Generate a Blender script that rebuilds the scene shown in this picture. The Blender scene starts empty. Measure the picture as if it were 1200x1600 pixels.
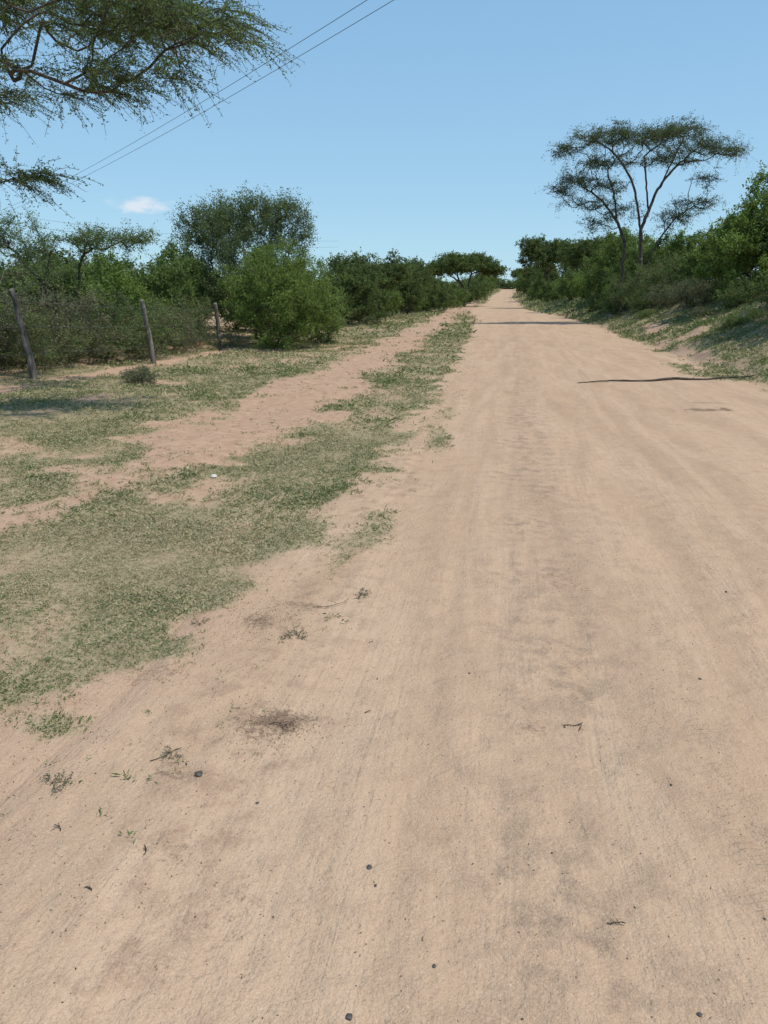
import bpy, math, numpy as np
from mathutils import Vector
R=np.random.default_rng(7)
scene=bpy.context.scene
COL=scene.collection
# ---------------- numpy noise ----------------
def _h(ix,iy,s):
    n=(ix.astype(np.int64)*374761393+iy.astype(np.int64)*668265263+s*1442695041)&0x7fffffff
    n=((n^(n>>13))*1274126177)&0x7fffffff
    n=(n^(n>>16))&0xffffff
    return n/float(0xffffff)
def vn(x,y,s=0):
    x=np.asarray(x,float);y=np.asarray(y,float)
    ix=np.floor(x);iy=np.floor(y);fx=x-ix;fy=y-iy
    fx=fx*fx*(3-2*fx);fy=fy*fy*(3-2*fy)
    a=_h(ix,iy,s);b=_h(ix+1,iy,s);c=_h(ix,iy+1,s);d=_h(ix+1,iy+1,s)
    return (a*(1-fx)+b*fx)*(1-fy)+(c*(1-fx)+d*fx)*fy
def fbm(x,y,o=4,s=0):
    t=0;a=.5;w=0
    x=np.asarray(x,float);y=np.asarray(y,float)
    for i in range(o):
        t=t+a*vn(x,y,s+i*17);w+=a;a*=.5;x=x*2.03+3.1;y=y*2.03+7.7
    return t/w
def ss(a,b,x):
    t=np.clip((x-a)/(b-a),0,1);return t*t*(3-2*t)
# ---------------- terrain ----------------
PY=[-3000,20,35,47,80,115,160,200,270,300,330,400,600,6000]
PZ=[0,0,.22,.45,.58,.8,1.65,2.9,5.6,6.4,6.2,3,0,0]
def prof(y):
    y=np.asarray(y,float)
    t=0
    for k in (-.12,-.06,0,.06,.12): t=t+np.interp(y*(1+k),PY,PZ)
    return t/5
def shift(y):
    y=np.asarray(y,float)
    return -2.9*ss(18,120,y)+.35*np.sin(y/17.)*ss(35,70,y)+1.6*ss(180,320,y)
def H(x,y):
    x=np.asarray(x,float);y=np.asarray(y,float)
    xr=x-shift(y)
    wob=(fbm(y*.35,y*0+3,3,5)-.5)*1.0+(fbm(x*1.5,y*1.2,3,6)-.5)*.6
    bank=np.interp(xr+wob*ss(4.5,5.5,xr),[4.8,5.15,5.4,7.2,9,11,14,20,60,400],[0,.06,.18,.95,1.8,2.4,2.8,2.9,1.5,0])
    bank=bank*np.interp(y,[-20,5,12,45,100,200,300],[.9,.9,1,.85,.5,.35,.25])
    left=np.interp(xr,[-60,-14,-10.5,-9.5,-7.8,-5,-2],[0,.2,.12,.04,.0,.03,0])
    off=ss(4.8,6.5,xr)+ss(-1.6,-3.0,xr)
    n=(fbm(x*.5,y*.5,4,9)-.5)*.18*off+(fbm(x*3,y*3,3,21)-.5)*.035*np.clip(off,0,1)+(fbm(x*1.1,y*1.1,3,23)-.5)*.2*ss(5.2,7,xr)
    return prof(y)+bank+left+n
def roadmask(x,y):
    xr=x-shift(y)
    return ss(-1.75,-1.25,xr)*ss(5.15,4.6,xr)
def G(x,y):
    """grass density 0..1"""
    x=np.asarray(x,float);y=np.asarray(y,float)
    xr=x-shift(y)
    e=(fbm(x*.9,y*.9,4,31)-.5)
    e2=(fbm(x*3,y*3,4,37)-.5)
    f=fbm(x*1.6,y*1.1,4,41)
    edge=np.interp(y,[0,2,2.6,3.3,4,5,8,15,30,60,300],[-1.9,-1.85,-1.75,-1.55,-1.40,-1.32,-1.25,-1.3,-1.4,-1.6,-1.0])
    lf=ss(0.14,-0.20,xr-edge+e*.5+e2*.8)
    ty=np.interp(y,[0,3,5,7,9,14,24,60,300],[-3.9,-3.75,-3.65,-3.45,-3.45,-3.6,-3.75,-3.6,-3.4])
    tw=np.interp(y,[0,3,4.5,6,8,12,24,40,60,300],[-.1,-.05,.05,.35,.78,.88,.8,.75,.8,.4])
    track=ss(0.3,-0.25,np.abs(xr-ty)-tw+e*1.1+e2*1.3)
    g=lf*(1-track*.95)
    g=g*np.clip(.60+1.6*(f-.36),0.10,1)
    holes=ss(.58,.72,fbm(x*.9+9,y*.7+4,4,51))*ss(-1.8,-2.7,xr)
    g=g*(1-.75*holes)
    fade=1-.8*ss(35,75,y)*ss(-3.6,-2.6,xr)*ss(160,100,y)
    g=g*fade
    fb=ss(.4,.1,np.abs(xr+9.0)+e*1.0)
    g=g*(1-.8*fb)
    g=np.where(xr<-10.3,g*.5,g)
    st=ss(.22,.03,np.abs(xr+np.interp(y,[0,3.6,5,8,12],[.95,.95,.93,.80,.85])+e*.35)+e2*.15)*ss(3.3,3.7,y)*ss(14,9,y)*ss(.36,.54,fbm(x*2.4,y*1.2,3,61)+.03)
    g=np.maximum(g,st*.55)
    pt=ss(.2,.04,np.hypot((x+1.68)*1.0,(y-2.3)*1.2)+e2*.35)
    g=np.maximum(g,pt*.6)
    ed=np.interp(y,[60,200],[4.85,4.0])+e*1.3+e2*.4
    rg=ss(-.1,.5,xr-ed)*np.clip(.8+1.3*(f-.28),.1,1)
    rg=rg*(1-.9*ss(.64,.71,fbm(x*.5,y*.35+8,3,71)))
    rg=rg*(1-.6*ss(.22,.1,np.abs(xr-5.25+e*.8))*ss(.45,.58,fbm(x*.3,y*.3,2,73)))
    p2=ss(.5,.2,np.hypot((xr-4.4)/1.0,(y-19)/5.)+e*.6)*ss(.4,.55,f)
    rg=np.maximum(rg,p2*.6)
    g=g+rg
    return np.clip(g,0,1)
STN=[(-.81,2.48,.13,.13,.75),(-.9,2.38,.2,.10,.5),(-1.2,3.35,.1,.14,.6),(-1.05,3.6,.22,.08,.45),(3.0,11.9,.55,.25,.8),(3.2,12.7,.5,.2,.5),(.4,4.2,.25,.35,.35),
     (.15,2.6,.1,.1,.4),(-1.1,2.1,.1,.05,.5),(1.7,18.,.5,1.2,.3),(-1.75,2.9,.2,.25,.4),(-.7,1.5,.15,.3,.3),(-1.0,1.75,.2,.1,.35),(2.5,14,.4,.9,.3),(.35,3.0,.12,.4,.3),(.3,6.2,.3,.7,.35),(-1.5,2.75,.25,.12,.4)]
def stain(x,y):
    s=np.zeros(np.shape(x))
    q=(fbm(x*9,y*9,3,81)-.5)*1.9
    for a,b,rx,ry,k in STN:
        d=np.hypot((x-a)/rx,(y-b)/ry)
        s=np.maximum(s,k*ss(1.2,.2,d+q))
    return s
# ---------------- mesh helpers ----------------
def mesh_np(name,V,F,col=None,mat=None,smooth=False):
    me=bpy.data.meshes.new(name)
    V=np.ascontiguousarray(V,dtype=np.float32);F=np.ascontiguousarray(F,dtype=np.int32)
    me.vertices.add(len(V));me.vertices.foreach_set('co',V.ravel())
    me.loops.add(F.size);me.loops.foreach_set('vertex_index',F.ravel())
    me.polygons.add(len(F));me.polygons.foreach_set('loop_start',np.arange(len(F),dtype=np.int32)*F.shape[1])
    if smooth: me.polygons.foreach_set('use_smooth',np.ones(len(F),dtype=bool))
    me.update(calc_edges=True)
    if col is not None:
        at=me.color_attributes.new('col','FLOAT_COLOR','POINT')
        c=np.ones((len(V),4),dtype=np.float32);c[:,:3]=col
        at.data.foreach_set('color',c.ravel())
    if mat: me.materials.append(mat)
    return me
def obj(name,me,parent=None,**kw):
    o=bpy.data.objects.new(name,me);COL.objects.link(o)
    if parent: o.parent=parent
    for k,v in kw.items(): o[k]=v
    return o
def norm(v): return v/np.maximum(np.linalg.norm(v,axis=-1,keepdims=True),1e-9)
def tubes(A,B,ra,rb,n=5):
    A=np.asarray(A,float);B=np.asarray(B,float);N=len(A)
    d=norm(B-A);up=np.tile([0,0,1.],(N,1));up[np.abs(d[:,2])>.9]=[1,0,0]
    u=norm(np.cross(d,up));v=np.cross(d,u)
    an=np.arange(n)*2*np.pi/n
    c=np.cos(an)[None,:,None];s=np.sin(an)[None,:,None]
    ring=u[:,None,:]*c+v[:,None,:]*s
    V=np.concatenate([A[:,None,:]+ring*np.asarray(ra)[:,None,None],B[:,None,:]+ring*np.asarray(rb)[:,None,None]],axis=1).reshape(-1,3)
    i=np.arange(n);j=(i+1)%n
    f=np.stack([i,j,j+n,i+n],axis=1)
    F=(np.arange(N)*2*n)[:,None,None]+f[None]
    return V,F.reshape(-1,4)
def leaf_quads(P,D,L,W,rng):
    N=len(P);r=rng.normal(size=(N,3));s=norm(np.cross(D,r))
    L=L[:,None];W=W[:,None]
    m=P+D*L*.5
    V=np.stack([P,m+s*W*.5,P+D*L,m-s*W*.5],axis=1).reshape(-1,3)
    F=np.arange(N*4).reshape(-1,4)
    return V,F
# ---------------- materials ----------------
def newmat(n):
    m=bpy.data.materials.new(n);m.use_nodes=True;nt=m.node_tree
    for x in list(nt.nodes): nt.nodes.remove(x)
    return m,nt
class NB:
    def __init__(s,nt): s.nt=nt
    def n(s,t,**k):
        x=s.nt.nodes.new(t)
        for a,b in k.items(): setattr(x,a,b)
        return x
    def l(s,a,b): s.nt.links.new(a,b)
    def math(s,op,a,b=None,c=None,clamp=False):
        x=s.n('ShaderNodeMath',operation=op);x.use_clamp=clamp
        for i,v in enumerate((a,b,c)):
            if v is None: continue
            if isinstance(v,(int,float)): x.inputs[i].default_value=v
            else: s.l(v,x.inputs[i])
        return x.outputs[0]
    def mix(s,f,a,b,bt='MIX'):
        x=s.n('ShaderNodeMix',data_type='RGBA',blend_type=bt)
        for i,v in ((0,f),(6,a),(7,b)):
            if isinstance(v,(int,float)): x.inputs[i].default_value=v
            elif isinstance(v,tuple): x.inputs[i].default_value=(*v,1)
            else: s.l(v,x.inputs[i])
        return x.outputs[2]
    def mapr(s,v,a,b,c=0,d=1,sm=True):
        x=s.n('ShaderNodeMapRange',interpolation_type='SMOOTHSTEP' if sm else 'LINEAR')
        s.l(v,x.inputs[0])
        for i,q in enumerate((a,b,c,d)): x.inputs[i+1].default_value=q
        return x.outputs[0]
    def noise(s,co,scale,detail=4,rough=.55,sc=None,dist=0):
        if sc:
            m=s.n('ShaderNodeMapping');m.inputs['Scale'].default_value=sc;s.l(co,m.inputs[0]);co=m.outputs[0]
        x=s.n('ShaderNodeTexNoise');x.inputs['Scale'].default_value=scale;x.inputs['Detail'].default_value=detail
        x.inputs['Roughness'].default_value=rough;x.inputs['Distortion'].default_value=dist
        s.l(co,x.inputs['Vector']);return x.outputs[0]
def ground_material():
    m,nt=newmat('dirt_ground');b=NB(nt)
    out=b.n('ShaderNodeOutputMaterial');P=b.n('ShaderNodeBsdfDiffuse');b.l(P.outputs[0],out.inputs[0])
    co=b.n('ShaderNodeTexCoord').outputs['Object']
    sep=b.n('ShaderNodeSeparateXYZ');b.l(co,sep.inputs[0]);X,Y=sep.outputs[0],sep.outputs[1]
    at=b.n('ShaderNodeAttribute',attribute_name='col');sa=b.n('ShaderNodeSeparateColor');b.l(at.outputs[0],sa.inputs[0])
    gr,st,rd=sa.outputs[0],sa.outputs[1],sa.outputs[2]
    streak=b.noise(co,1,5,.65,(2.6,.3,1),.6)
    streak2=b.noise(co,1,3,.6,(34,.7,1),.3)
    mott=b.noise(co,.9,4,.6);mott2=b.noise(co,7,5,.70)
    grain=b.noise(co,160,2,.7);grain2=b.noise(co,45,3,.7)
    sm=b.mapr(streak,.42,.6)
    base=b.mix(b.mapr(streak,.3,.7),(.352,.236,.153),(.458,.318,.213))
    base=b.mix(b.mapr(mott,.35,.7,0,.6),base,(.43,.285,.185))
    base=b.mix(b.mapr(mott2,.42,.75,0,.42),base,(.275,.182,.12))
    wob=b.math('MULTIPLY',b.math('SUBTRACT',mott,.5),1.0)
    xc=b.math('ADD',b.math('SUBTRACT',X,.32),wob)
    crown=b.math('MULTIPLY',b.mapr(b.math('ABSOLUTE',xc),.5,.05),b.mapr(mott2,.40,.66))
    crown=b.math('MULTIPLY',crown,b.mapr(mott,.38,.6))
    crown=b.math('MULTIPLY',crown,rd)
    base=b.mix(b.math('MULTIPLY',crown,.65),base,(.205,.145,.105))
    xc2=b.math('ADD',b.math('ADD',X,.95),wob)
    c2=b.math('MULTIPLY',b.mapr(b.math('ABSOLUTE',xc2),.35,.05),b.mapr(mott2,.45,.68))
    base=b.mix(b.math('MULTIPLY',c2,.45),base,(.24,.15,.10))
    base=b.mix(b.math('MULTIPLY',b.math('MULTIPLY',b.mapr(streak2,.5,.72),sm),.15),base,(.23,.15,.10))
    red=b.mix(b.mapr(mott2,.3,.7),(.30,.178,.116),(.43,.282,.192))
    base=b.mix(b.math('MULTIPLY',b.math('SUBTRACT',1.,rd),.85),base,red)
    th=b.mix(b.mapr(grain2,.35,.65),(.115,.115,.052),(.31,.265,.155))
    gf=b.math('MULTIPLY',b.mapr(b.math('ADD',gr,b.math('MULTIPLY',b.math('SUBTRACT',grain2,.5),1.1)),.10,.8),.78)
    base=b.mix(gf,base,th)
    base=b.mix(b.math('MULTIPLY',b.mapr(b.math('ADD',st,b.math('MULTIPLY',b.math('SUBTRACT',grain2,.5),1.4)),.25,.8),.8),base,(.12,.075,.05))
    base=b.mix(b.mapr(grain,.45,.8,0,.4),base,(.60,.45,.335))
    base=b.mix(b.mapr(grain,.42,.22,0,.5),base,(.17,.11,.075))
    vo=b.n('ShaderNodeTexVoronoi');vo.inputs['Scale'].default_value=38;b.l(co,vo.inputs['Vector'])
    vs=b.n('ShaderNodeSeparateColor');b.l(vo.outputs['Color'],vs.inputs[0])
    sp=b.math('MULTIPLY',b.mapr(vo.outputs['Distance'],.17,.08),b.math('GREATER_THAN',vs.outputs[0],.93))
    base=b.mix(b.math('MULTIPLY',sp,.75),base,b.mix(vs.outputs[1],(.05,.035,.025),(.6,.45,.33)))
    b.l(base,P.inputs['Color'])
    wo=b.math('MULTIPLY',b.math('SUBTRACT',mott,.5),.4)
    brk=b.mapr(mott2,.42,.6)
    def tread(x0,w,freq,ang):
        d=b.math('ABSOLUTE',b.math('ADD',b.math('SUBTRACT',X,x0),wo))
        s=b.math('SINE',b.math('ADD',b.math('MULTIPLY',Y,freq),b.math('MULTIPLY',d,ang)))
        return b.math('MULTIPLY',b.mapr(s,-.3,.5),b.math('MULTIPLY',b.mapr(d,w,w*.7),brk))
    t=b.math('ADD',tread(.80,.09,190,90),tread(1.30,.10,210,-80))
    t=b.math('ADD',t,b.math('MULTIPLY',tread(-.5,.08,250,60),.5))
    t=b.math('MULTIPLY',t,rd)
    h=b.math('MULTIPLY',grain,.0032)
    h=b.math('ADD',h,b.math('MULTIPLY',grain2,.009))
    h=b.math('ADD',h,b.math('MULTIPLY',mott2,.032))
    h=b.math('ADD',h,b.math('MULTIPLY',b.math('MULTIPLY',streak2,sm),.009))
    h=b.math('ADD',h,b.math('MULTIPLY',t,.0030))
    bp=b.n('ShaderNodeBump');bp.inputs['Strength'].default_value=.8;bp.inputs['Distance'].default_value=1.0
    b.l(h,bp.inputs['Height']);b.l(bp.outputs[0],P.inputs['Normal'])
    return m
def leaf_material(name,trans=.3):
    m,nt=newmat(name);b=NB(nt)
    out=b.n('ShaderNodeOutputMaterial')
    at=b.n('ShaderNodeAttribute',attribute_name='col');c=at.outputs[0]
    d=b.n('ShaderNodeBsdfDiffuse');t=b.n('ShaderNodeBsdfTranslucent')
    b.l(c,d.inputs[0]);b.l(b.mix(1.,c,(1.1,1.15,.7),'MULTIPLY'),t.inputs[0])
    x=b.n('ShaderNodeMixShader');x.inputs[0].default_value=trans;b.l(d.outputs[0],x.inputs[1]);b.l(t.outputs[0],x.inputs[2])
    b.l(x.outputs[0],out.inputs[0]);return m
def simple_mat(name,c1,c2,scale,sc=None,rough=.9,bump=.01):
    m,nt=newmat(name);b=NB(nt)
    out=b.n('ShaderNodeOutputMaterial');P=b.n('ShaderNodeBsdfPrincipled');b.l(P.outputs[0],out.inputs[0])
    P.inputs['Roughness'].default_value=rough;P.inputs['Specular IOR Level'].default_value=.2
    co=b.n('ShaderNodeTexCoord').outputs['Object']
    n=b.noise(co,scale,3,.65,sc)
    b.l(b.mix(b.mapr(n,.3,.7),c1,c2),P.inputs['Base Color'])
    if bump:
        bp=b.n('ShaderNodeBump');bp.inputs['Strength'].default_value=.8;bp.inputs['Distance'].default_value=bump
        b.l(n,bp.inputs['Height']);b.l(bp.outputs[0],P.inputs['Normal'])
    return m
M_GR=ground_material()
M_LEAF=leaf_material('foliage_leaf',.38)
M_GRASS=leaf_material('grass_blade',.22)
M_BARK=simple_mat('acacia_bark',(.045,.038,.03),(.12,.10,.08),9,(1,1,.25),.9,0)
M_TWIG=simple_mat('dry_twig',(.09,.075,.055),(.19,.16,.12),9,(1,1,.25),.9,0)
M_WOOD=simple_mat('weathered_wood',(.06,.052,.044),(.20,.18,.155),14,(1,1,.12))
M_DARKW=simple_mat('dark_branch_bark',(.03,.024,.02),(.10,.08,.06),14,(.3,1,1))
M_WIRE=simple_mat('dull_wire',(.05,.05,.052),(.10,.10,.10),5,None,.9,0)
M_STONE=simple_mat('dark_stone',(.035,.032,.03),(.12,.11,.10),40,None,.8,.003)
M_PALE=simple_mat('pale_stone',(.40,.36,.31),(.62,.58,.52),30,None,.8,.003)
# ---------------- ground + road ----------------
def grid_mesh(name,xs,ys,fz,coord):
    Xg,Yg=np.meshgrid(xs,ys)
    if coord=='road': Xg=Xg+shift(Yg)
    Z=fz(Xg,Yg)
    V=np.stack([Xg,Yg,Z],axis=-1).reshape(-1,3)
    nx=len(xs);ny=len(ys)
    i=np.arange(nx-1)[None,:]+(np.arange(ny-1)*nx)[:,None]
    F=np.stack([i,i+1,i+1+nx,i+nx],axis=-1).reshape(-1,4)
    x=V[:,0];y=V[:,1];xr=x-shift(y)
    e=(fbm(x*.9,y*.9,3,31)-.5)*.6
    rd=ss(-1.9,-1.2,xr+e)*ss(5.5,4.7,xr+e)
    c=np.stack([G(x,y),stain(x,y),rd],axis=1)
    return mesh_np(name,V,F,c,M_GR,True)
def steps(a,b,mn,k):
    o=[a]
    while o[-1]<b: o.append(o[-1]+max(mn,k*abs(o[-1])))
    return np.array(o)
xf=np.arange(-12,12.01,.08)
xo=steps(12.2,4000,.3,.07)
xs=np.concatenate([-xo[::-1],xf,xo])
ys=np.concatenate([-steps(1.0,800,.5,.2)[::-1],steps(-.6,.8,.3,0)[:-1],steps(.8,340,.045,.012),steps(350,4000,20,.1)])
ys=np.unique(ys)
def gz(x,y): return H(x,y)-.035*roadmask(x,y)
obj('ground',grid_mesh('ground',xs,ys,gz,''),kind='structure')
_r=np.random.default_rng(66)
PR=[(_r.uniform(-1.6,2.2),1.2+_r.exponential(1.8),_r.uniform(.025,.05),_r.uniform(.05,.1),_r.uniform(-.5,.5)) for _ in range(60)]
def rz(x,y):
    xr=x-shift(y)
    e=(fbm(x*1.3,y*1.3,3,91)-.5)*.35
    lift=-.07+.082*ss(-1.9,-1.35,xr+e)*ss(5.35,4.75,xr+e)
    w=(fbm(y*.25,y*0,2,95)-.5)*.35
    rut=0
    for x0,wd,dp in ((-.55,.28,.014),(1.15,.30,.016),(2.7,.3,.014),(3.9,.25,.012),(.1,.06,.006),(.45,.05,.005),(-.2,.045,.005),(1.9,.06,.006),(-.85,.05,.005),(1.55,.05,.005)):
        rut=rut-dp*np.exp(-((xr-x0+w)/wd)**2)
    near=ss(60,15,y)
    z=H(x,y)+lift+rut*near+(fbm(x*2.6,y*1.3,4,97)-.5)*.035*near+(fbm(x*9,y*7,3,99)-.5)*.010*ss(12,4,y)
    if np.size(x)<400000:
        for a,b,rx_,ry_,an in PR:
            dx=x-a;dy=y-b;m=(np.abs(dx)<.3)&(np.abs(dy)<.3)
            if not np.any(m): continue
            u=dx*math.cos(an)+dy*math.sin(an);v=-dx*math.sin(an)+dy*math.cos(an)
            d=(u/rx_)**2+(v/ry_)**2
            z=z+np.where(m,-.006*np.exp(-d*d)+.0035*np.exp(-(d-1.8)**2),0)
    return z
rx=np.arange(-1.95,5.46,.03)
ry=np.unique(np.concatenate([steps(-14,.7,.25,0)[:-1],steps(.7,345,.02,.009)]))
obj('road',grid_mesh('road',rx,ry,rz,'road'),kind='structure')
def top(x,y):
    x=np.array([x]);y=np.array([y])
    return float(np.maximum(gz(x,y),np.where(roadmask(x,y)>.5,rz(x,y),-99))[0])
# ---------------- grass ----------------
def grass():
    rng=np.random.default_rng(3)
    Ps=[];S=[]
    def zone(x0,x1,y0,y1,dens,size,per):
        n=int((x1-x0)*(y1-y0)*dens)
        x=rng.uniform(x0,x1,n);y=rng.uniform(y0,y1,n)
        x=x+shift(y)
        g=G(x,y);xr=x-shift(y)
        k=rng.random(n)<g**1.35*1.05+.010*(g>.0)+.010*ss(-.5,-1.3,xr)*(y<20)
        x=x[k];y=y[k]
        sz=size*rng.uniform(.45,1.4,len(x))*(.45+1.1*fbm(x*1.7,y*1.7,2,55))
        x=np.repeat(x,per)+rng.normal(size=len(x)*per)*np.repeat(sz,per)*1.0
        y=np.repeat(y,per)+rng.normal(size=len(y)*per)*np.repeat(sz,per)*1.0
        Ps.append(np.stack([x,y],1));S.append(np.repeat(sz,per))
    zone(-3.8,-.6,1.7,5,3900,.0092,7)
    zone(-6.5,-.5,5,9,1400,.0135,7)
    zone(-11,-.6,9,16,400,.022,6)
    zone(-12.5,-.7,16,32,105,.040,6)
    zone(-13,-.7,32,80,14,.09,6)
    zone(-13,-.5,80,300,1.4,.22,6)
    zone(3.2,11,12,26,230,.032,6)
    zone(3.2,14,26,50,60,.062,6)
    zone(3.5,16,50,100,13,.12,6)
    zone(3.3,14,100,300,1.8,.22,6)
    P=np.concatenate(Ps);s=np.concatenate(S)
    x,y=P[:,0],P[:,1]
    z=gz(x,y)
    xr=x-shift(y);rm=(xr>-1.93)&(xr<5.4)
    z=np.where(rm,np.maximum(z,rz(x,y)),z)
    N=len(x)
    az=rng.uniform(0,2*np.pi,N);el=np.arcsin(np.clip(rng.beta(1.5,2.,N),0,1))
    D=np.stack([np.cos(az)*np.cos(el),np.sin(az)*np.cos(el),np.sin(el)],1)
    L=s*rng.uniform(.8,2.6,N);W=s*rng.uniform(.2,.6,N)
    B=np.stack([x,y,z+rng.uniform(0,.6,N)*s],1)
    V,F=leaf_quads(B,D,L,W,rng)
    t=rng.random(N)[:,None]
    dry=(rng.random(N)<np.clip(.40+1.2*(fbm(x*.8,y*.8,3,77)-.47)-.24*(x>3),.06,.85))[:,None]
    gcol=np.array([.095,.125,.045])*(1-t)+np.array([.205,.24,.105])*t
    dcol=np.array([.30,.245,.145])*(1-t)+np.array([.50,.43,.28])*t
    c=np.where(dry,dcol,gcol)
    return V,F,np.repeat(c,4,axis=0)
V,F,c=grass()
print('grass faces',len(F))
obj('grass',mesh_np('grass',V,F,c,M_GRASS),kind='stuff')
# ---------------- plants ----------------
def skeleton(bases,T,rng,seg=.35,jit=.04,pen=.25,curve=.4,guides=None):
    nodes=[np.array(b,float) for b in bases];par=[-1]*len(nodes);pl=[0.]*len(nodes);dr=[np.array([0,0,1.])]*len(nodes)
    bc=np.mean(nodes,axis=0)
    for gd in (guides or []):
        P=np.array(gd,float)
        A=np.array(nodes);i=int(np.argmin(np.linalg.norm(A-P[0],axis=1)));prev=i
        pts=[];n=6
        Q=np.concatenate([[2*P[0]-P[1]],P,[2*P[-1]-P[-2]]])
        for k in range(1,len(Q)-2):
            for t in np.linspace(0,1,n,endpoint=False)[(1 if k==1 else 0):]:
                a,b2,c2,d2=Q[k-1],Q[k],Q[k+1],Q[k+2]
                pts.append(.5*((2*b2)+(-a+c2)*t+(2*a-5*b2+4*c2-d2)*t*t+(-a+3*b2-3*c2+d2)*t**3))
        pts.append(P[-1])
        for p in pts:
            p=p+rng.normal(size=3)*.02
            L=np.linalg.norm(p-nodes[prev]);dd=(p-nodes[prev])/max(L,1e-6)
            nodes.append(p);par.append(prev);pl.append(pl[prev]+L*.3);dr.append(dd);prev=len(nodes)-1
    order=np.argsort(np.linalg.norm(T-bc,axis=1)+rng.normal(size=len(T))*.15)
    for k in order:
        t=T[k];A=np.array(nodes)
        d=np.linalg.norm(A-t,axis=1)
        cost=d+pen*np.array(pl)
        dv=norm(t-A);ang=1-np.sum(dv*np.array(dr),axis=1)
        cost=cost+.35*d*ang
        i=int(np.argmin(cost));L=d[i]
        if L<.02: continue
        n=max(1,int(np.ceil(L/seg)));p0=nodes[i];p1=p0+dr[i]*L*curve
        prev=i
        for q in range(1,n+1):
            s=q/n
            p=(1-s)**2*p0+2*s*(1-s)*p1+s*s*t
            if q<n: p=p+rng.normal(size=3)*jit*min(1,L)
            dd=p-nodes[prev];dd=dd/max(np.linalg.norm(dd),1e-6)
            nodes.append(p);par.append(prev);pl.append(pl[prev]+L/n);dr.append(dd);prev=len(nodes)-1
    return np.array(nodes),np.array(par),np.array(dr)
def plant(bases,T,rng,r0=.008,pw=2.2,seg=.35,jit=.05,pen=.25,curve=.4,thr=2.0,ntw=6,tlen=.4,droop=.2,upb=.2,spread=1.,
          nleaf=14,ll=.06,lw=.025,c1=(.04,.07,.02),c2=(.1,.15,.04),dry=0.,flat=1.,rmax=None,bark=None,jl=.03,bias=(0,0,0),tr=.42,guides=None,rhi=None,ldir=.5):
    N,par,dr=skeleton(bases,T,rng,seg,jit,pen,curve,guides)
    n=len(N);acc=np.zeros(n);kids=np.zeros(n,int)
    for i in range(n-1,-1,-1):
        if kids[i]==0: acc[i]=r0**pw
        if par[i]>=0: acc[par[i]]+=acc[i]*1.02;kids[par[i]]+=1
    r=acc**(1/pw)
    if rmax: r=np.minimum(r,rmax)
    if rhi: r=np.minimum(r,np.interp(N[:,2],[rhi[0],rhi[0]+1],[9,rhi[1]]))
    e=np.where(par>=0)[0]
    pa=par[e]
    V1,F1=tubes(N[pa],N[e],np.minimum(r[pa],r[e]*1.35),r[e],6)
    term=e[r[e]<r0*thr]
    M=len(term)*ntw
    ti=np.repeat(term,ntw)
    s0=rng.random(M)[:,None]
    P0=N[ti]*(1-s0)+N[par[ti]]*s0
    d=norm(dr[ti]*.6+rng.normal(size=(M,3))*np.array([1,1,flat])*spread+np.array([0,0,upb])+np.array(bias))
    Lt=tlen*rng.uniform(.35,1.4,M)
    K=4
    def at(idx,s): 
        return P0[idx]+d[idx]*(Lt[idx]*s)[:,None]-np.array([0,0,1.])*(droop*Lt[idx]*s*s)[:,None]
    A=[];B=[]
    ii=np.arange(M)
    for k in range(K-1):
        A.append(at(ii,np.full(M,k/(K-1))));B.append(at(ii,np.full(M,(k+1)/(K-1))))
    A=np.concatenate(A);B=np.concatenate(B)
    V2,F2=tubes(A,B,np.full(len(A),r0*tr),np.full(len(A),r0*tr*.8),3)
    V=np.concatenate([V1,V2]);F=np.concatenate([F1,F2+len(V1)])
    me1=mesh_np('stems',V,F,None,bark or M_BARK,True)
    li=np.repeat(ii,nleaf);NL=len(li)
    s=rng.uniform(.05,1.05,NL)
    P=at(li,s)+rng.normal(size=(NL,3))*jl
    D=norm(d[li]*ldir+rng.normal(size=(NL,3))*np.array([1,1,.8]))
    LL=ll*rng.uniform(.6,1.4,NL);WW=lw*rng.uniform(.6,1.4,NL)
    VL,FL=leaf_quads(P,D,LL,WW,rng)
    tt=np.clip(rng.random(M)[li]*.6+rng.random(NL)*.4,0,1)[:,None]
    c=np.array(c1)*(1-tt)+np.array(c2)*tt
    if dry>0:
        dm=(rng.random(M)[li]<dry)[:,None]
        c=np.where(dm,np.array([.24,.19,.11])*(.6+.6*rng.random((NL,1))),c)
    me2=mesh_np('leaves',VL,FL,np.repeat(c,4,axis=0),M_LEAF)
    return me1,me2
def blob(n,c,rad,rng,hollow=.35,lump=.35,zmin=None):
    out=[];ph=rng.uniform(0,6,6)
    while len(out)<n:
        v=rng.normal(size=3);v/=np.linalg.norm(v)
        l=1+lump*(np.sin(v[0]*3.1+ph[0])*np.sin(v[1]*3.7+ph[1])+.6*np.sin(v[2]*5+ph[2])*np.sin(v[0]*6+ph[3]))
        rr=(hollow+(1-hollow)*rng.random()**.6)*l
        p=np.array(c)+v*np.array(rad)*rr
        if zmin is not None and p[2]<zmin: continue
        out.append(p)
    return np.array(out)
def place(kind,meshes,x,y,label,cat,group=None,rot=0,s=(1,1,1),parts=('trunk','crown'),sink=.05):
    e=bpy.data.objects.new(kind,None);COL.objects.link(e)
    e.location=(x,y,float(H(x,y))-sink);e.rotation_euler=(0,0,rot);e.scale=s
    e['label']=label;e['category']=cat
    if group: e['group']=group
    e.empty_display_size=.3
    for pn,me in zip(parts,meshes):
        obj(pn,me,e)
    return e
DG=((.066,.094,.036),(.16,.205,.075))
MG=((.088,.13,.042),(.205,.265,.088))
BG=((.095,.15,.038),(.24,.315,.088))
GG=((.095,.115,.065),(.20,.22,.13))
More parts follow.
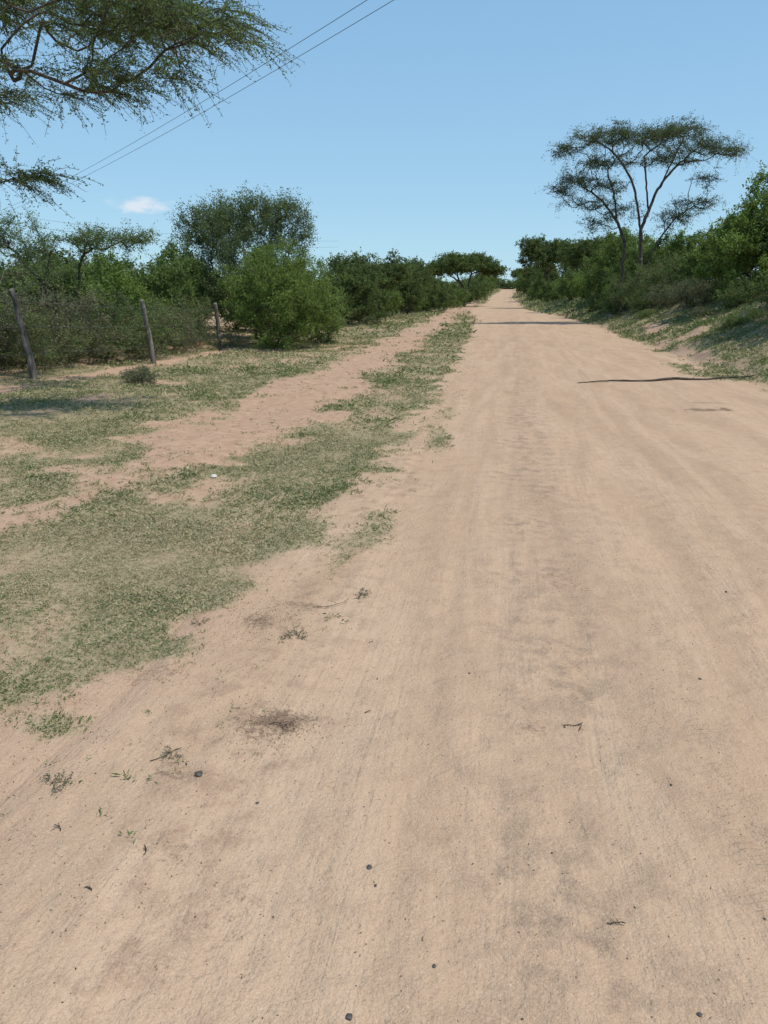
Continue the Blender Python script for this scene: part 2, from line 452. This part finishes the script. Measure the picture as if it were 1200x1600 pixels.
def bush(seed,w,h,nt,col,ll=.075,lw=.04,nleaf=13,ntw=5,tlen=.4,dry=0.,droop=.15,upb=.2,lump=.35,r0=.006,bark=None,low=.12,hollow=.35,jl=.04):
    rng=np.random.default_rng(seed)
    T=blob(nt,(0,0,h*.52),(w/2,w/2,h*.52),rng,hollow,lump,zmin=h*low*.5)
    k=5
    bases=[(rng.normal()*w*.07,rng.normal()*w*.07,0) for _ in range(k)]
    return plant(bases,T,rng,r0=r0,seg=.3,pen=.12,curve=.3,ntw=ntw,tlen=tlen,droop=droop,upb=upb,nleaf=nleaf,ll=ll,lw=lw,c1=col[0],c2=col[1],dry=dry,rmax=.08,bark=bark,jl=jl)
P_dark=[bush(11,3.6,3.4,240,DG,.11,.06,12,5,.42),bush(12,4,3.2,240,DG,.11,.06,12,5,.45,lump=.5)]
P_mid=[bush(13,3.6,3.2,240,MG,.11,.06,12,5,.42),bush(14,3.2,3.4,220,MG,.11,.06,12,5,.42,upb=.7,lump=.5)]
P_bright=[bush(15,3.4,3.2,260,BG,.10,.055,14,5,.42,upb=.6,lump=.5),bush(16,3.8,3,260,BG,.09,.05,14,5,.42)]
P_thorn=[bush(17,2.4,1.8,150,GG,.055,.028,9,6,.40,dry=.16,r0=.0065,bark=M_TWIG,lump=.55),bush(18,2.6,1.6,150,((.08,.12,.042),(.19,.245,.095)),.055,.03,11,6,.38,dry=.08,r0=.006,bark=M_TWIG,lump=.55)]
P_low=[bush(19,1.6,1.0,120,GG,.05,.03,9,5,.25,dry=.1,low=.05),bush(20,1.5,.9,120,MG,.05,.03,9,5,.25,low=.05)]
g='bushes along the roadside'
rng=np.random.default_rng(101)
T=np.concatenate([blob(380,(0,0,3.0),(2.3,2.2,2.3),rng,.2,.2,zmin=.5),blob(70,(-1.4,0,4.1),(1.0,.8,.8),rng,.2,.3),blob(70,(1.5,0,4.2),(1.0,.8,.9),rng,.2,.3),blob(90,(0,0,4.3),(1.6,1.3,.8),rng,.2,.3)])
hm=plant([(0,0,0),(.4,.1,0),(-.5,0,0)],T,rng,r0=.005,pen=.15,ntw=6,tlen=.55,droop=.1,upb=.4,nleaf=16,ll=.065,lw=.034,c1=(.07,.098,.045),c2=(.165,.21,.09),rmax=.09,jl=.05)
place('thorn_tree',hm,-9.6,27.6,'tall dark dense thorn tree standing behind the fence line','tree',rot=.3)
hm=bush(102,4.0,3.2,440,BG,.06,.034,17,6,.40,lump=.3,low=.0,droop=.3,hollow=.3)
place('leafy_bush',hm,-7.6,24.9,'rounded bright green bush reaching down to the grass verge','bush',parts=('stem','foliage'))
hm=bush(103,2.4,2.2,200,MG,.07,.04,13,5,.35,low=0)
place('leafy_bush',hm,-6.9,27.2,'small dense green bush at the verge','bush',parts=('stem','foliage'))
rng=np.random.default_rng(104)
T=np.concatenate([blob(100,(-1.7,0,3.0),(1.6,1.2,.7),rng,.1,.3),blob(50,(.9,.1,3.0),(1.0,.8,.28),rng,.1,.3),blob(25,(2.,.0,3.0),(.7,.5,.2),rng,.1,.3),blob(50,(-.6,.3,2.2),(1.5,1.,.6),rng,.1,.3)])
hm=plant([(0,0,0),(-.5,.1,0)],T,rng,r0=.006,pen=.3,ntw=6,tlen=.4,droop=.1,upb=.2,nleaf=15,ll=.05,lw=.024,c1=(.08,.12,.05),c2=(.19,.25,.10),rmax=.05,jl=.03,flat=.6)
place('thorn_tree',hm,-11.5,18.6,'small sparse flat-topped acacia behind the fence','tree',rot=.1)
def umbrella(seed,w,h,th,nt,lobes=6,base=((0,0,0),),nleaf=14,ll=.10,lw=.045,ntw=6,tlen=.5,r0=.012,col=DG,rmax=.22,pw=2.3,pen=.35):
    rng=np.random.default_rng(seed)
    T=[]
    for k in range(lobes):
        a=k*2*np.pi/lobes+rng.uniform(-.4,.4);rr=w*.5*rng.uniform(.35,.72) if k else 0
        cz=h-th*rng.uniform(.35,.75)-.12*rr
        T.append(blob(nt//lobes,(rr*math.cos(a),rr*math.sin(a),cz),(w*rng.uniform(.2,.28),w*rng.uniform(.2,.28),th*.33),rng,.05,.3))
    T=np.concatenate(T)
    return plant(list(base),T,rng,r0=r0,pw=pw,pen=pen,seg=.5,jit=.07,curve=.45,ntw=ntw,tlen=tlen,droop=.15,upb=.1,flat=.45,nleaf=nleaf,ll=ll,lw=lw,c1=col[0],c2=col[1],rmax=rmax,jl=.05)
rng=np.random.default_rng(201)
GDS=[[(0,0,0),(.05,0,1.5),(0,0,2.9),(-.1,0,3.9),(.25,.1,5.0),(.8,.3,6.2),(1.7,.3,7.3),(2.7,.2,8.1)],
     [(-.1,0,3.9),(-.5,-.3,5.2),(-1.0,-.5,6.4),(-1.9,-.4,7.6),(-3.0,-.3,8.3)],
     [(.25,.1,5.0),(.2,.7,6.4),(.1,1.2,7.8)],
     [(.8,.3,6.2),(1.0,-.7,7.3),(1.2,-1.4,8.2)],
     [(-.8,.2,0),(-.85,.2,1.5),(-.9,.1,3.2),(-1.3,.3,4.4),(-2.2,.4,5.5),(-3.4,.4,6.3)],
     [(-1.3,.3,4.4),(-1.4,.9,5.7),(-1.8,1.0,6.9)],
     [(.4,.4,0),(.5,.4,2.0),(1.1,.5,3.6),(1.9,.6,4.7),(2.8,.6,5.3)]]
CB=[(3.1,.2,8.1,1.5,1.5,.5,84),(1.6,0,8.7,1.7,1.7,.5,94),(.1,.9,8.5,1.6,1.5,.5,70),(.3,-1.4,8.4,1.5,1.3,.45,60),(-1.5,-.3,8.6,1.6,1.5,.5,86),(-3.0,-.3,8.4,1.5,1.4,.42,76),(-4.3,-.2,7.9,1.1,1.0,.3,44),
    (4.2,.1,7.8,.9,.8,.4,44),(-1.8,1.3,7.6,1.6,1.1,.45,44),(1.8,1.8,8.0,1.3,1.1,.45,40),(1.9,.2,7.4,1.7,1.2,.35,34),(-2.6,.2,7.3,1.7,1.1,.35,44),(0,.2,7.5,1.4,1.2,.35,24),
    (-3.4,.4,6.5,1.6,1.0,.38,70),(-2.0,.8,6.3,1.4,1.0,.4,46),(-4.4,.4,6.0,.9,.7,.3,34),(-2.9,.3,5.4,1.4,.9,.4,46),(2.9,.6,5.4,1.3,1.0,.5,52),(1.8,.6,4.8,1.2,.9,.6,46),(-1.2,.5,5.2,1.2,.9,.5,34),(3.1,.4,6.6,1.0,.8,.35,22),(-2.2,.4,4.4,1.2,.9,.5,34)]
T=np.concatenate([blob(int(q[6]),q[:3],q[3:6],rng,.05,.3) for q in CB])
hm=plant([(0,0,0),(-.8,.2,0),(.4,.4,0)],T,rng,r0=.0078,pw=2.4,pen=.10,seg=.45,jit=.06,curve=.4,ntw=5,tlen=.56,droop=.2,upb=.05,flat=.38,nleaf=8,ll=.085,lw=.034,c1=(.066,.09,.044),c2=(.145,.185,.085),rmax=.16,jl=.05,guides=GDS)
place('acacia_tree',hm,6.9,43.7,'tall flat-topped umbrella acacia with several forked trunks on grassy bank','tree',rot=math.radians(9),s=(1,1,1.02))
hm=umbrella(204,6,6.8,3.4,260,lobes=7,nleaf=12,ll=.10,lw=.045,ntw=6,tlen=.5,col=DG,r0=.01,rmax=.15)
place('acacia_tree',hm,13.9,37.5,'dark dense acacia rising above the bank bushes','tree')
rng=np.random.default_rng(205)
T=np.concatenate([blob(80,(-3.6,0,4.9),(2.0,2,.8),rng,.05,.3),blob(110,(-1.2,0,5.8),(2.4,2.4,1.0),rng,.05,.2),blob(110,(1.6,0,5.9),(2.4,2.4,1.0),rng,.05,.2),blob(90,(3.9,0,5.0),(1.9,2,.9),rng,.05,.3),blob(70,(0,2.5,5.5),(3,2,.8),rng,.05,.3),blob(80,(0,-2.5,5.4),(3.4,2,.8),rng,.05,.3)])
hm=plant([(0,0,0),(.5,0,0)],T,rng,r0=.013,pen=.3,seg=.6,jit=.07,ntw=5,tlen=.8,flat=.45,nleaf=15,ll=.22,lw=.13,c1=DG[0],c2=DG[1],rmax=.2,jl=.08,upb=.1)
place('acacia_tree',hm,-6.9,113,'wide umbrella acacia at the roadside','tree',rot=.15,s=(1.08,1,1.08))
place('acacia_tree',hm,4.2,322,'umbrella acacia beyond the crest of the road','tree',rot=1,s=(.9,.9,1.25))
place('acacia_tree',hm,-9,345,'umbrella acacia beyond the crest of the road','tree',rot=2,s=(.9,.9,1.))
hmF=umbrella(206,7.5,7.9,4.2,320,lobes=8,nleaf=14,ll=.17,lw=.1,ntw=5,tlen=.7,r0=.018,col=DG)
place('acacia_tree',hmF,4.9,101,'dark layered acacia at the road edge','tree',s=(1,1,1.15))
place('acacia_tree',hmF,7.0,72,'dark acacia among roadside bushes','tree',rot=2,s=(.7,.7,.78))
place('acacia_tree',hmF,5.2,150,'dark layered acacia at the road edge','tree',rot=3,s=(.9,.9,.9))
hmL=umbrella(207,6.0,4.5,2.8,340,lobes=7,nleaf=14,ll=.12,lw=.07,ntw=5,tlen=.5,r0=.014,col=DG)
place('acacia_tree',hmL,-8.4,49.5,'low flat-topped acacia in the roadside thicket','tree')
place('acacia_tree',hmL,-8.6,66,'low flat-topped acacia in the roadside thicket','tree',rot=2,s=(.9,.9,1.1))
place('acacia_tree',hmL,10.6,21.5,'low spreading acacia on top of the bank','tree',rot=1,s=(.95,.95,.95))
def B(pool,i,x,y,w,h,label,rot=0,kind='leafy_bush',grp=g):
    me=pool[i%len(pool)]
    dims={id(P_dark):(3.8,3.5),id(P_mid):(3.5,3.5),id(P_bright):(3.7,3.3),id(P_thorn):(2.6,1.8),id(P_low):(1.6,1.0)}[id(pool)]
    return place(kind,me,x,y,label,'bush',grp,rot,(w/dims[0],w/dims[0],h/dims[1]),('stem','foliage'))
LB=[(P_dark,0,-8.7,41.5,3.8,3.5),(P_dark,1,-9.3,45,3.4,2.8),(P_mid,0,-9.3,55,3.4,2.6),(P_dark,0,-8.0,59,3.6,3.5),(P_dark,1,-7.8,74,4.5,3.4),(P_mid,1,-9.4,69,4,2.6),
 (P_mid,0,-9.2,82,4,2.6),(P_dark,0,-8.0,89,4.4,3.4),(P_dark,1,-9.0,99,4,3.0),(P_mid,1,-7.6,106,4,2.6),(P_dark,0,-8.8,122,5,3.6),(P_dark,1,-7.0,136,5,4.4),
 (P_mid,0,-8.2,150,5,4),(P_dark,0,-7.0,166,7,5.),(P_dark,1,-8.4,190,6,4.6),(P_mid,0,-7.2,215,8,6),(P_dark,0,-7.6,255,8,5.2),(P_dark,1,-7.6,290,8,6),
 (P_mid,1,-9.9,36.5,3.2,2.6),(P_dark,1,-10.5,33,3.6,3),(P_dark,0,-4,352,12,6),(P_dark,1,7,350,12,6),(P_dark,0,-16,350,12,6),(P_mid,1,1,360,12,6)]
for q in LB: B(*q,'dense dark green roadside bush in an uneven row',rot=R.uniform(0,6))
RB=[(P_bright,0,8.9,31.8,3.4,3.6),(P_mid,1,10.6,30.6,3.4,3.4),(P_bright,1,12.2,33.5,4,3.8),(P_bright,0,10.6,34.5,3.3,3.8),(P_mid,0,9.4,38.3,3.2,2.6),(P_dark,0,10.8,38.6,4,3.0),
 (P_mid,1,7.3,53,3.8,4.4),(P_bright,1,9.4,50,4,3.6),(P_mid,0,7.0,59,3.6,4),(P_mid,0,9.,62,5,4.6),(P_bright,1,6.8,66,3.2,3.0),(P_mid,0,6.2,80,3.4,3.2),(P_dark,0,7.2,86,4.4,5.4),
 (P_mid,1,5.6,94,3.2,2.6),(P_dark,0,5.8,114,5,5),(P_mid,1,5.0,128,4,3.6),(P_dark,0,5.8,142,5,5.4),(P_dark,1,5.2,182,6,5.),(P_mid,0,5.8,215,6,6.5),(P_dark,1,5.8,250,6,5.5),(P_dark,0,6.4,285,7,6),
 (P_mid,1,9.5,46,4,3.0),(P_mid,0,13.5,28,4,3.0),(P_bright,1,9.8,27.8,2.4,1.8),(P_mid,1,7.8,47,3.4,2.8),(P_bright,1,6.8,48.5,2.4,1.8),(P_bright,0,7.8,57,2.8,2.4)]
for q in RB: B(*q,'leafy green bush growing on the grassy bank',rot=R.uniform(0,6))
SH=[(P_thorn,1,7.8,40.6,3.0,2.2),(P_thorn,1,6.8,43,2.8,2.2),(P_low,0,7.2,37.5,1.8,1.1),(P_low,1,6.8,40.2,1.8,1.1),(P_low,1,6.2,46,1.8,1.2),(P_low,0,7.9,35,1.8,1.1),(P_low,1,8.4,25.4,2.2,1.1),
          (P_low,0,9.,24.2,2.2,1.5),(P_low,1,6.0,54,1.8,1.1),(P_low,0,8.2,33.5,1.7,1.0),(P_low,1,6.2,36.5,1.0,.4),(P_low,0,7.2,30,.9,.4),(P_low,1,8.3,29.5,1.6,1.0)]
for k in range(16):
    yy=R.uniform(18,58);SH.append((P_low,k%2,float(shift(yy))+R.uniform(6.2,8.6),yy,R.uniform(.4,1.2),R.uniform(.18,.55)))
for q in SH:
    B(*q,'low grey-green shrub on the grassy bank',rot=R.uniform(0,6),kind='low_shrub',grp='low shrubs on the bank')
TB=[(P_thorn,0,-11.0,13.6,2.8,1.9),(P_thorn,1,-10.8,15.3,2.4,1.3),(P_thorn,0,-10.8,16.9,2.6,1.8),(P_thorn,1,-10.6,18.6,2.4,1.3),(P_thorn,1,-10.5,20.3,2.6,1.8),(P_thorn,0,-10.4,22.2,2.2,1.2),(P_thorn,1,-10.6,24.0,2.2,1.7),
    (P_thorn,1,-12.5,12.5,3,2.1)]
for q in TB: B(*q,'tangled grey-green thorn bush behind the wire fence',rot=R.uniform(0,6),kind='thorn_bush',grp='thorn bushes behind the fence')
for q in [(P_mid,0,-12.6,16.4,3.0,2.0),(P_mid,1,-12.4,19.6,3,2.1),(P_bright,0,-12.0,22.4,2.6,2.3),(P_mid,1,-11.4,24.8,2.2,2.9),(P_bright,1,-13.6,21.5,3.4,2.4),(P_mid,0,-14.2,26,4,2.8),(P_dark,0,-15,18,4,2.3),(P_mid,1,-16,24,4,2.6),(P_bright,0,-12.6,27.5,3,2.8),
          (P_dark,1,-18,30,5,3.2),(P_dark,0,-22,36,6,3.5),(P_mid,0,-14.5,33,5,3.4)]:
    B(*q,'green leafy bush in the thicket behind the fence',rot=R.uniform(0,6),grp='bushes behind the fence')
B(P_low,0,-7.3,14.2,.75,.35,'tiny grey-green shrub on the grass verge',kind='low_shrub',grp=None)
# --- overhanging acacia by the verge ---
rng=np.random.default_rng(301)
bx,by=-11.2,8.6
def wl(L,D,z): 
    return (.987*L-.16*D-bx,.16*L+.987*D-by,z-float(H(bx,by)))
T=np.concatenate([blob(160,wl(-5.0,10.8,5.4),(1.9,1.9,.75),rng,.05,.25),blob(105,wl(-3.2,10.7,5.15),(1.0,1.3,.4),rng,.05,.25),blob(40,wl(-2.3,10.6,4.95),(.8,.8,.25),rng,.05,.25),
  blob(85,wl(-5.8,10.8,4.5),(1.3,1.4,.3),rng,.05,.25),blob(110,wl(-8,10.5,5.4),(2.2,2.2,.8),rng,.05,.25),blob(56,wl(-3.7,10.8,4.4),(1.0,.8,.25),rng,.05,.2),blob(22,wl(-5.15,11.,3.25),(.7,.3,.06),rng,.05,.2),blob(80,wl(-4.5,13.5,6.1),(1.6,1.6,.5),rng,.05,.2)])
hm=plant([(0,0,0),(.25,.1,0),(-.2,.3,0)],T,rng,r0=.0045,pw=2.6,pen=.10,seg=.3,jit=.05,curve=.4,thr=2.0,ntw=6,tlen=.52,droop=.3,upb=-.08,flat=.30,spread=.5,nleaf=24,ll=.042,lw=.015,
   c1=(.085,.125,.048),c2=(.20,.265,.115),dry=.02,rmax=.15,jl=.012,bias=(.5,.08,0),tr=.7,rhi=(3.0,.028),ldir=.6,bark=M_BARK)
place('acacia_tree',hm,bx,by,'overhanging acacia with drooping feathery branches beside the fence','tree',sink=0)
# ---------------- fence ----------------
f=bpy.data.objects.new('wire_fence',None);COL.objects.link(f);f.location=(-9.5,18,.2)
f['label']='old wire fence with leaning weathered wooden posts';f['category']='fence'
posts=[(-10.3,9.8,1.6,-.1,0),(-9.45,13.9,1.75,-.26,0),(-9.1,18.5,1.6,-.22,.05),(-9.25,23.6,1.45,-.08,0),(-9.5,29.6,1.5,.1,0)]
O=np.array([-9.5,18,.2]);tops=[]
for k,(x,y,h,lx,ly) in enumerate(posts):
    z=float(H(x,y));n=9;rg=np.random.default_rng(k+50)
    A=[np.array([x,y,z-.2])]
    for q in range(1,n):
        s=q/(n-1);A.append(np.array([x+lx*s+rg.normal()*.008,y+ly*s+rg.normal()*.008,z+h*s]))
    A=np.array(A)-O
    r=.072-.02*np.linspace(0,1,n)+rg.normal(size=n)*.003
    m=10;an=np.arange(m)*2*np.pi/m
    V=np.concatenate([A[i]+np.stack([np.cos(an)*r[i]*(1+.1*np.sin(an*3+k)),np.sin(an)*r[i],an*0+(.03*np.sin(an) if i==n-1 else 0)],1) for i in range(n)])
    F=[];
    for i in range(n-1):
        for j in range(m): F.append((i*m+j,i*m+(j+1)%m,(i+1)*m+(j+1)%m,(i+1)*m+j))
    me=bpy.data.meshes.new('fence_post');me.from_pydata(V.tolist(),[],F+[tuple(range((n-1)*m,n*m))]);me.materials.append(M_WOOD)
    obj('fence_post',me,f);tops.append((x,y,z,h,lx,ly))
for hh in (.3,.6,.88):
    A=[]
    for a,b2 in zip(tops[:-1],tops[1:]):
        pa=np.array([a[0]+a[4]*hh+.07,a[1],a[2]+a[3]*hh]);pb=np.array([b2[0]+b2[4]*hh+.07,b2[1],b2[2]+b2[3]*hh])
        for q in range(8):
            s=q/8;p=pa*(1-s)+pb*s;p[2]-=.12*s*(1-s);A.append(p)
    A.append(pb);A=np.array(A)-O
    V,F=tubes(A[:-1],A[1:],np.full(len(A)-1,.004),np.full(len(A)-1,.004),4)
    obj('fence_wire',mesh_np('fence_wire',V,F,None,M_WIRE),f)
# ---------------- power lines ----------------
def wire(p,q,sag,r,label,grp):
    s=np.linspace(0,1,50)[:,None];p=np.array(p,float);q=np.array(q,float)
    A=p*(1-s)+q*s;A[:,2]-=sag*4*(s*(1-s))[:,0]
    V,F=tubes(A[:-1]-p,A[1:]-p,np.full(49,r),np.full(49,r),5)
    o=obj('power_line',mesh_np('power_line',V,F,None,M_WIRE,True));o.location=p
    o['label']=label;o['category']='power line';o['group']=grp
KS=2.3
pa=np.array([9.3*KS,6.2*KS,1.6+7.2*KS]);pb=np.array([-46.*KS,62.*KS,1.6+6.7*KS])
dv=norm(pb-pa);sd=np.array([-dv[1],dv[0],0])*.25*KS
for s_ in (1,-1):
    wire(pa+sd*s_,pb+sd*s_,.9*KS,.016,'thin overhead electricity wire crossing the sky','overhead wires')
for s_ in (1,-1):
    wire(np.array([-60,80,11.0])+np.array([0,0,.5*s_]),np.array([-30,135,11.3])+np.array([0,0,.5*s_]),1.0,.013,'distant overhead electricity wire above the bushes','overhead wires')
def pole(x,y,h):
    z=float(H(x,y));e=bpy.data.objects.new('utility_pole',None);COL.objects.link(e);e.location=(x,y,z)
    e['label']='wooden electricity pole with crossarm carrying thin wires';e['category']='utility pole';e['group']='utility poles'
    A=np.array([[0,0,-.3],[0,0,h*.5],[0,0,h]]);V,F=tubes(A[:-1],A[1:],np.array([.14,.12]),np.array([.12,.09]),12)
    obj('post',mesh_np('post',V,F,None,M_WOOD,True),e)
    a=np.array([[-sd[0]*1.4,-sd[1]*1.4,h-.12]]);V,F=tubes(a,-a*np.array([1,1,-1]),np.array([.05]),np.array([.05]),4)
    obj('crossarm',mesh_np('crossarm',V,F,None,M_WOOD),e)
pole(pa[0],pa[1],pa[2]-float(H(pa[0],pa[1])));pole(pb[0],pb[1],pb[2]-float(H(pb[0],pb[1])))
# ---------------- fallen branch ----------------
s=np.linspace(0,1,40);bxs=1.45+3.8*s;bys=15.5+1.7*s+.10*np.sin(s*5)
pz=np.array([top(a,b_) for a,b_ in zip(bxs,bys)])
A=np.stack([bxs,bys,pz+.012+.02*np.sin(s*9)**2],1);A0=A[20].copy()
r=.008+.018*np.sin(s*2.6)
V,F=tubes(A[:-1]-A0,A[1:]-A0,r[:-1],r[1:],7)
tw=[];
for k,(i,dx,dy) in enumerate([(33,.4,-.25),(36,.3,.3)]):
    tw.append((A[i]-A0,A[i]-A0+np.array([dx,dy,.05])))
V2,F2=tubes(np.array([t[0] for t in tw]),np.array([t[1] for t in tw]),np.full(2,.008),np.full(2,.003),5)
o=obj('fallen_branch',mesh_np('fallen_branch',np.concatenate([V,V2]),np.concatenate([F,F2+len(V)]),None,M_DARKW,True));o.location=A0
o['label']='long thin dark fallen branch lying across the dirt road edge';o['category']='branch'
# ---------------- stones / twigs ----------------
import bmesh
def stone(name,x,y,r,mat,label,seed):
    bm=bmesh.new();bmesh.ops.create_icosphere(bm,subdivisions=2,radius=r)
    rg=np.random.default_rng(seed);ph=rg.uniform(0,6,4);sc=rg.uniform(.7,1.2,3)
    for v in bm.verts:
        q=v.co/r;k=1+.18*math.sin(q.x*3+ph[0])*math.sin(q.y*4+ph[1])+.12*math.sin(q.z*5+ph[2])+.05*rg.normal()
        v.co=Vector((v.co.x*k*sc[0],v.co.y*k*sc[1],v.co.z*k*.65))
    me=bpy.data.meshes.new(name);bm.to_mesh(me);bm.free();me.materials.append(mat)
    o=obj(name,me);o.location=(x,y,top(x,y)+r*.3);o['label']=label;o['category']='stone';o['group']='small stones on the dirt'
for i,(x,y,r) in enumerate([(-.99,2.09,.012),(-.33,1.77,.009),(-.29,1.29,.008),(-.11,1.46,.006),(.51,1.43,.006),(-.3,1.7,.006),(-.75,2.0,.005),(.62,2.3,.005),(.9,3.1,.006),(-.1,3.0,.005),(.2,1.9,.004),(1.3,4.2,.008),(.75,1.75,.004),(-.5,2.9,.005),(2.0,5.4,.010)]):
    stone('pebble',x,y,r,M_STONE,'small dark pebble on the sandy road',i)
stone('pebble',-2.65,6.4,.03,M_PALE,'pale stone lying in the verge grass',99)
def twig(x,y,L,a,seed):
    rg=np.random.default_rng(seed);P=[np.zeros(3)];d=a
    for k in range(5):
        d+=rg.normal()*.4;P.append(P[-1]+np.array([math.cos(d),math.sin(d),rg.normal()*.1])*L/5)
    P=np.array(P);P[:,2]=np.abs(P[:,2])+.003
    V,F=tubes(P[:-1],P[1:],np.full(5,.0018),np.full(5,.0012),5)
    V2,F2=tubes(P[2:4],P[2:4]+rg.normal(size=(2,3))*np.array([1,1,.3])*L*.25,np.full(2,.0012),np.full(2,.0007),4)
    o=obj('twig',mesh_np('twig',np.concatenate([V,V2]),np.concatenate([F,F2+len(V)]),None,M_DARKW,True));o.location=(x,y,top(x,y))
    o['label']='small dry twig on the sandy road';o['category']='twig';o['group']='twigs on the dirt'
for i,(x,y,L,a) in enumerate([(.33,1.66,.05,.2),(.32,2.63,.05,.6),(.29,2.61,.05,2.),(.34,2.6,.04,1.),(-1.2,2.15,.12,.5),(-.85,2.45,.1,.3),(-.6,3.25,.04,.3),(-1.0,1.7,.04,1.2),(-1.1,1.55,.03,.6),(-.5,2.6,.03,1),(-1.3,1.75,.04,2.2),(-.95,3.6,.2,.2)]):
    twig(x,y,L,a,i+400)
rng=np.random.default_rng(8)
n=6600;x=np.concatenate([rng.uniform(-2,3.5,3600),rng.normal(-.83,.11,600),rng.normal(-1.15,.12,600),rng.normal(-1.4,.35,1800)])
y=np.concatenate([1.2+rng.exponential(2.6,3600),rng.normal(2.45,.09,600),rng.normal(3.4,.15,600),rng.uniform(1.4,6,1800)])
z=np.maximum(gz(x,y),rz(x,y));Bp=np.stack([x,y,z+.0015],1)
D=norm(rng.normal(size=(n,3))*np.array([1,1,.25]));D[:,2]=np.abs(D[:,2])
V,F=leaf_quads(Bp,D,rng.uniform(.003,.010,n),rng.uniform(.002,.005,n),rng)
t=rng.random(n)[:,None];c=np.array([.05,.035,.02])*(1-t)+np.array([.32,.24,.15])*t
obj('litter',mesh_np('litter',V,F,np.repeat(c,4,axis=0),M_GRASS),kind='stuff')
wd=bush(501,.14,.035,22,GG,.007,.0035,8,3,.02,r0=.0008,jl=.003)
for i,(x,y) in enumerate([(-1.14,2.2),(-1.5,3.3),(-.75,3.8),(-1.45,1.95),(-.95,3.2)]):
    place('weed',wd,x,y,'tiny green weed sprig on the dirt','weed','weeds on the dirt',rot=i,parts=('stem','foliage'),sink=-.008,s=(.7+.1*i,)*3)
# ---------------- light, sky ----------------
el=math.radians(64);vec=np.array([.75,-.18]);vec=vec/np.linalg.norm(vec)
sun=bpy.data.lights.new('sun','SUN');sun.energy=4.4;sun.angle=math.radians(.53);sun.color=(1,.965,.90)
so=bpy.data.objects.new('sun',sun);COL.objects.link(so)
dirv=Vector((vec[0]*math.cos(el),vec[1]*math.cos(el),math.sin(el)))
so.rotation_euler=dirv.to_track_quat('Z','Y').to_euler();so.location=(20,10,40)
w=bpy.data.worlds.new('World');scene.world=w;w.use_nodes=True;nt=w.node_tree
for x in list(nt.nodes): nt.nodes.remove(x)
b=NB(nt);out=b.n('ShaderNodeOutputWorld');bg=b.n('ShaderNodeBackground');b.l(bg.outputs[0],out.inputs[0]);bg.inputs[1].default_value=.14
sky=b.n('ShaderNodeTexSky',sky_type='NISHITA');sky.sun_disc=False;sky.sun_elevation=el;sky.sun_rotation=math.atan2(vec[0],vec[1])
sky.air_density=1.0;sky.dust_density=.3;sky.ozone_density=2.0;sky.altitude=300
tc=b.n('ShaderNodeTexCoord').outputs['Generated'];sp=b.n('ShaderNodeSeparateXYZ');b.l(tc,sp.inputs[0])
haze=b.mix(b.mapr(sp.outputs[2],0,.55,0,1,False),(3.15,4.85,6.0),(1.45,3.3,5.6))
colr=b.mix(.7,b.mix(1.,sky.outputs[0],(.82,1.0,1.08),'MULTIPLY'),haze)
n=b.noise(tc,40,4,.6,(1,1,2.5))
def cloud(colr,c,wx,wz,amt):
    rx=norm(np.array([c[1],-c[0]]))
    a=b.math('ADD',b.math('MULTIPLY',b.math('SUBTRACT',sp.outputs[0],float(c[0])),float(rx[0])),b.math('MULTIPLY',b.math('SUBTRACT',sp.outputs[1],float(c[1])),float(rx[1])))
    a=b.math('DIVIDE',a,wx);z=b.math('DIVIDE',b.math('SUBTRACT',sp.outputs[2],c[2]),wz)
    d=b.math('SQRT',b.math('ADD',b.math('MULTIPLY',a,a),b.math('MULTIPLY',z,z)))
    f=b.math('GREATER_THAN',sp.outputs[1],0)
    d=b.math('ADD',d,b.math('MULTIPLY',b.math('SUBTRACT',n,.5),2.6))
    m=b.math('MULTIPLY',b.math('MULTIPLY',b.mapr(d,1.2,.0),amt),f)
    return b.mix(m,colr,(6.0,6.2,6.5))
colr=cloud(colr,(-.439,.892,.111),.036,.0095,.7)
colr=cloud(colr,(.291,.855,.430),.03,.010,.25)
colr=cloud(colr,(-.048,.9975,.055),.04,.006,.2)
b.l(colr,bg.inputs[0])
# ---------------- camera ----------------
cam=bpy.data.cameras.new('camera');co=bpy.data.objects.new('camera',cam);COL.objects.link(co)
cam.sensor_fit='VERTICAL';cam.sensor_height=36;cam.lens=26;cam.clip_start=.05;cam.clip_end=12000
co.location=(0,0,1.6);co.rotation_euler=(math.radians(90-15.9),0,math.radians(9.2))
scene.camera=co
scene.view_settings.view_transform='Standard'
scene.view_settings.look='None'
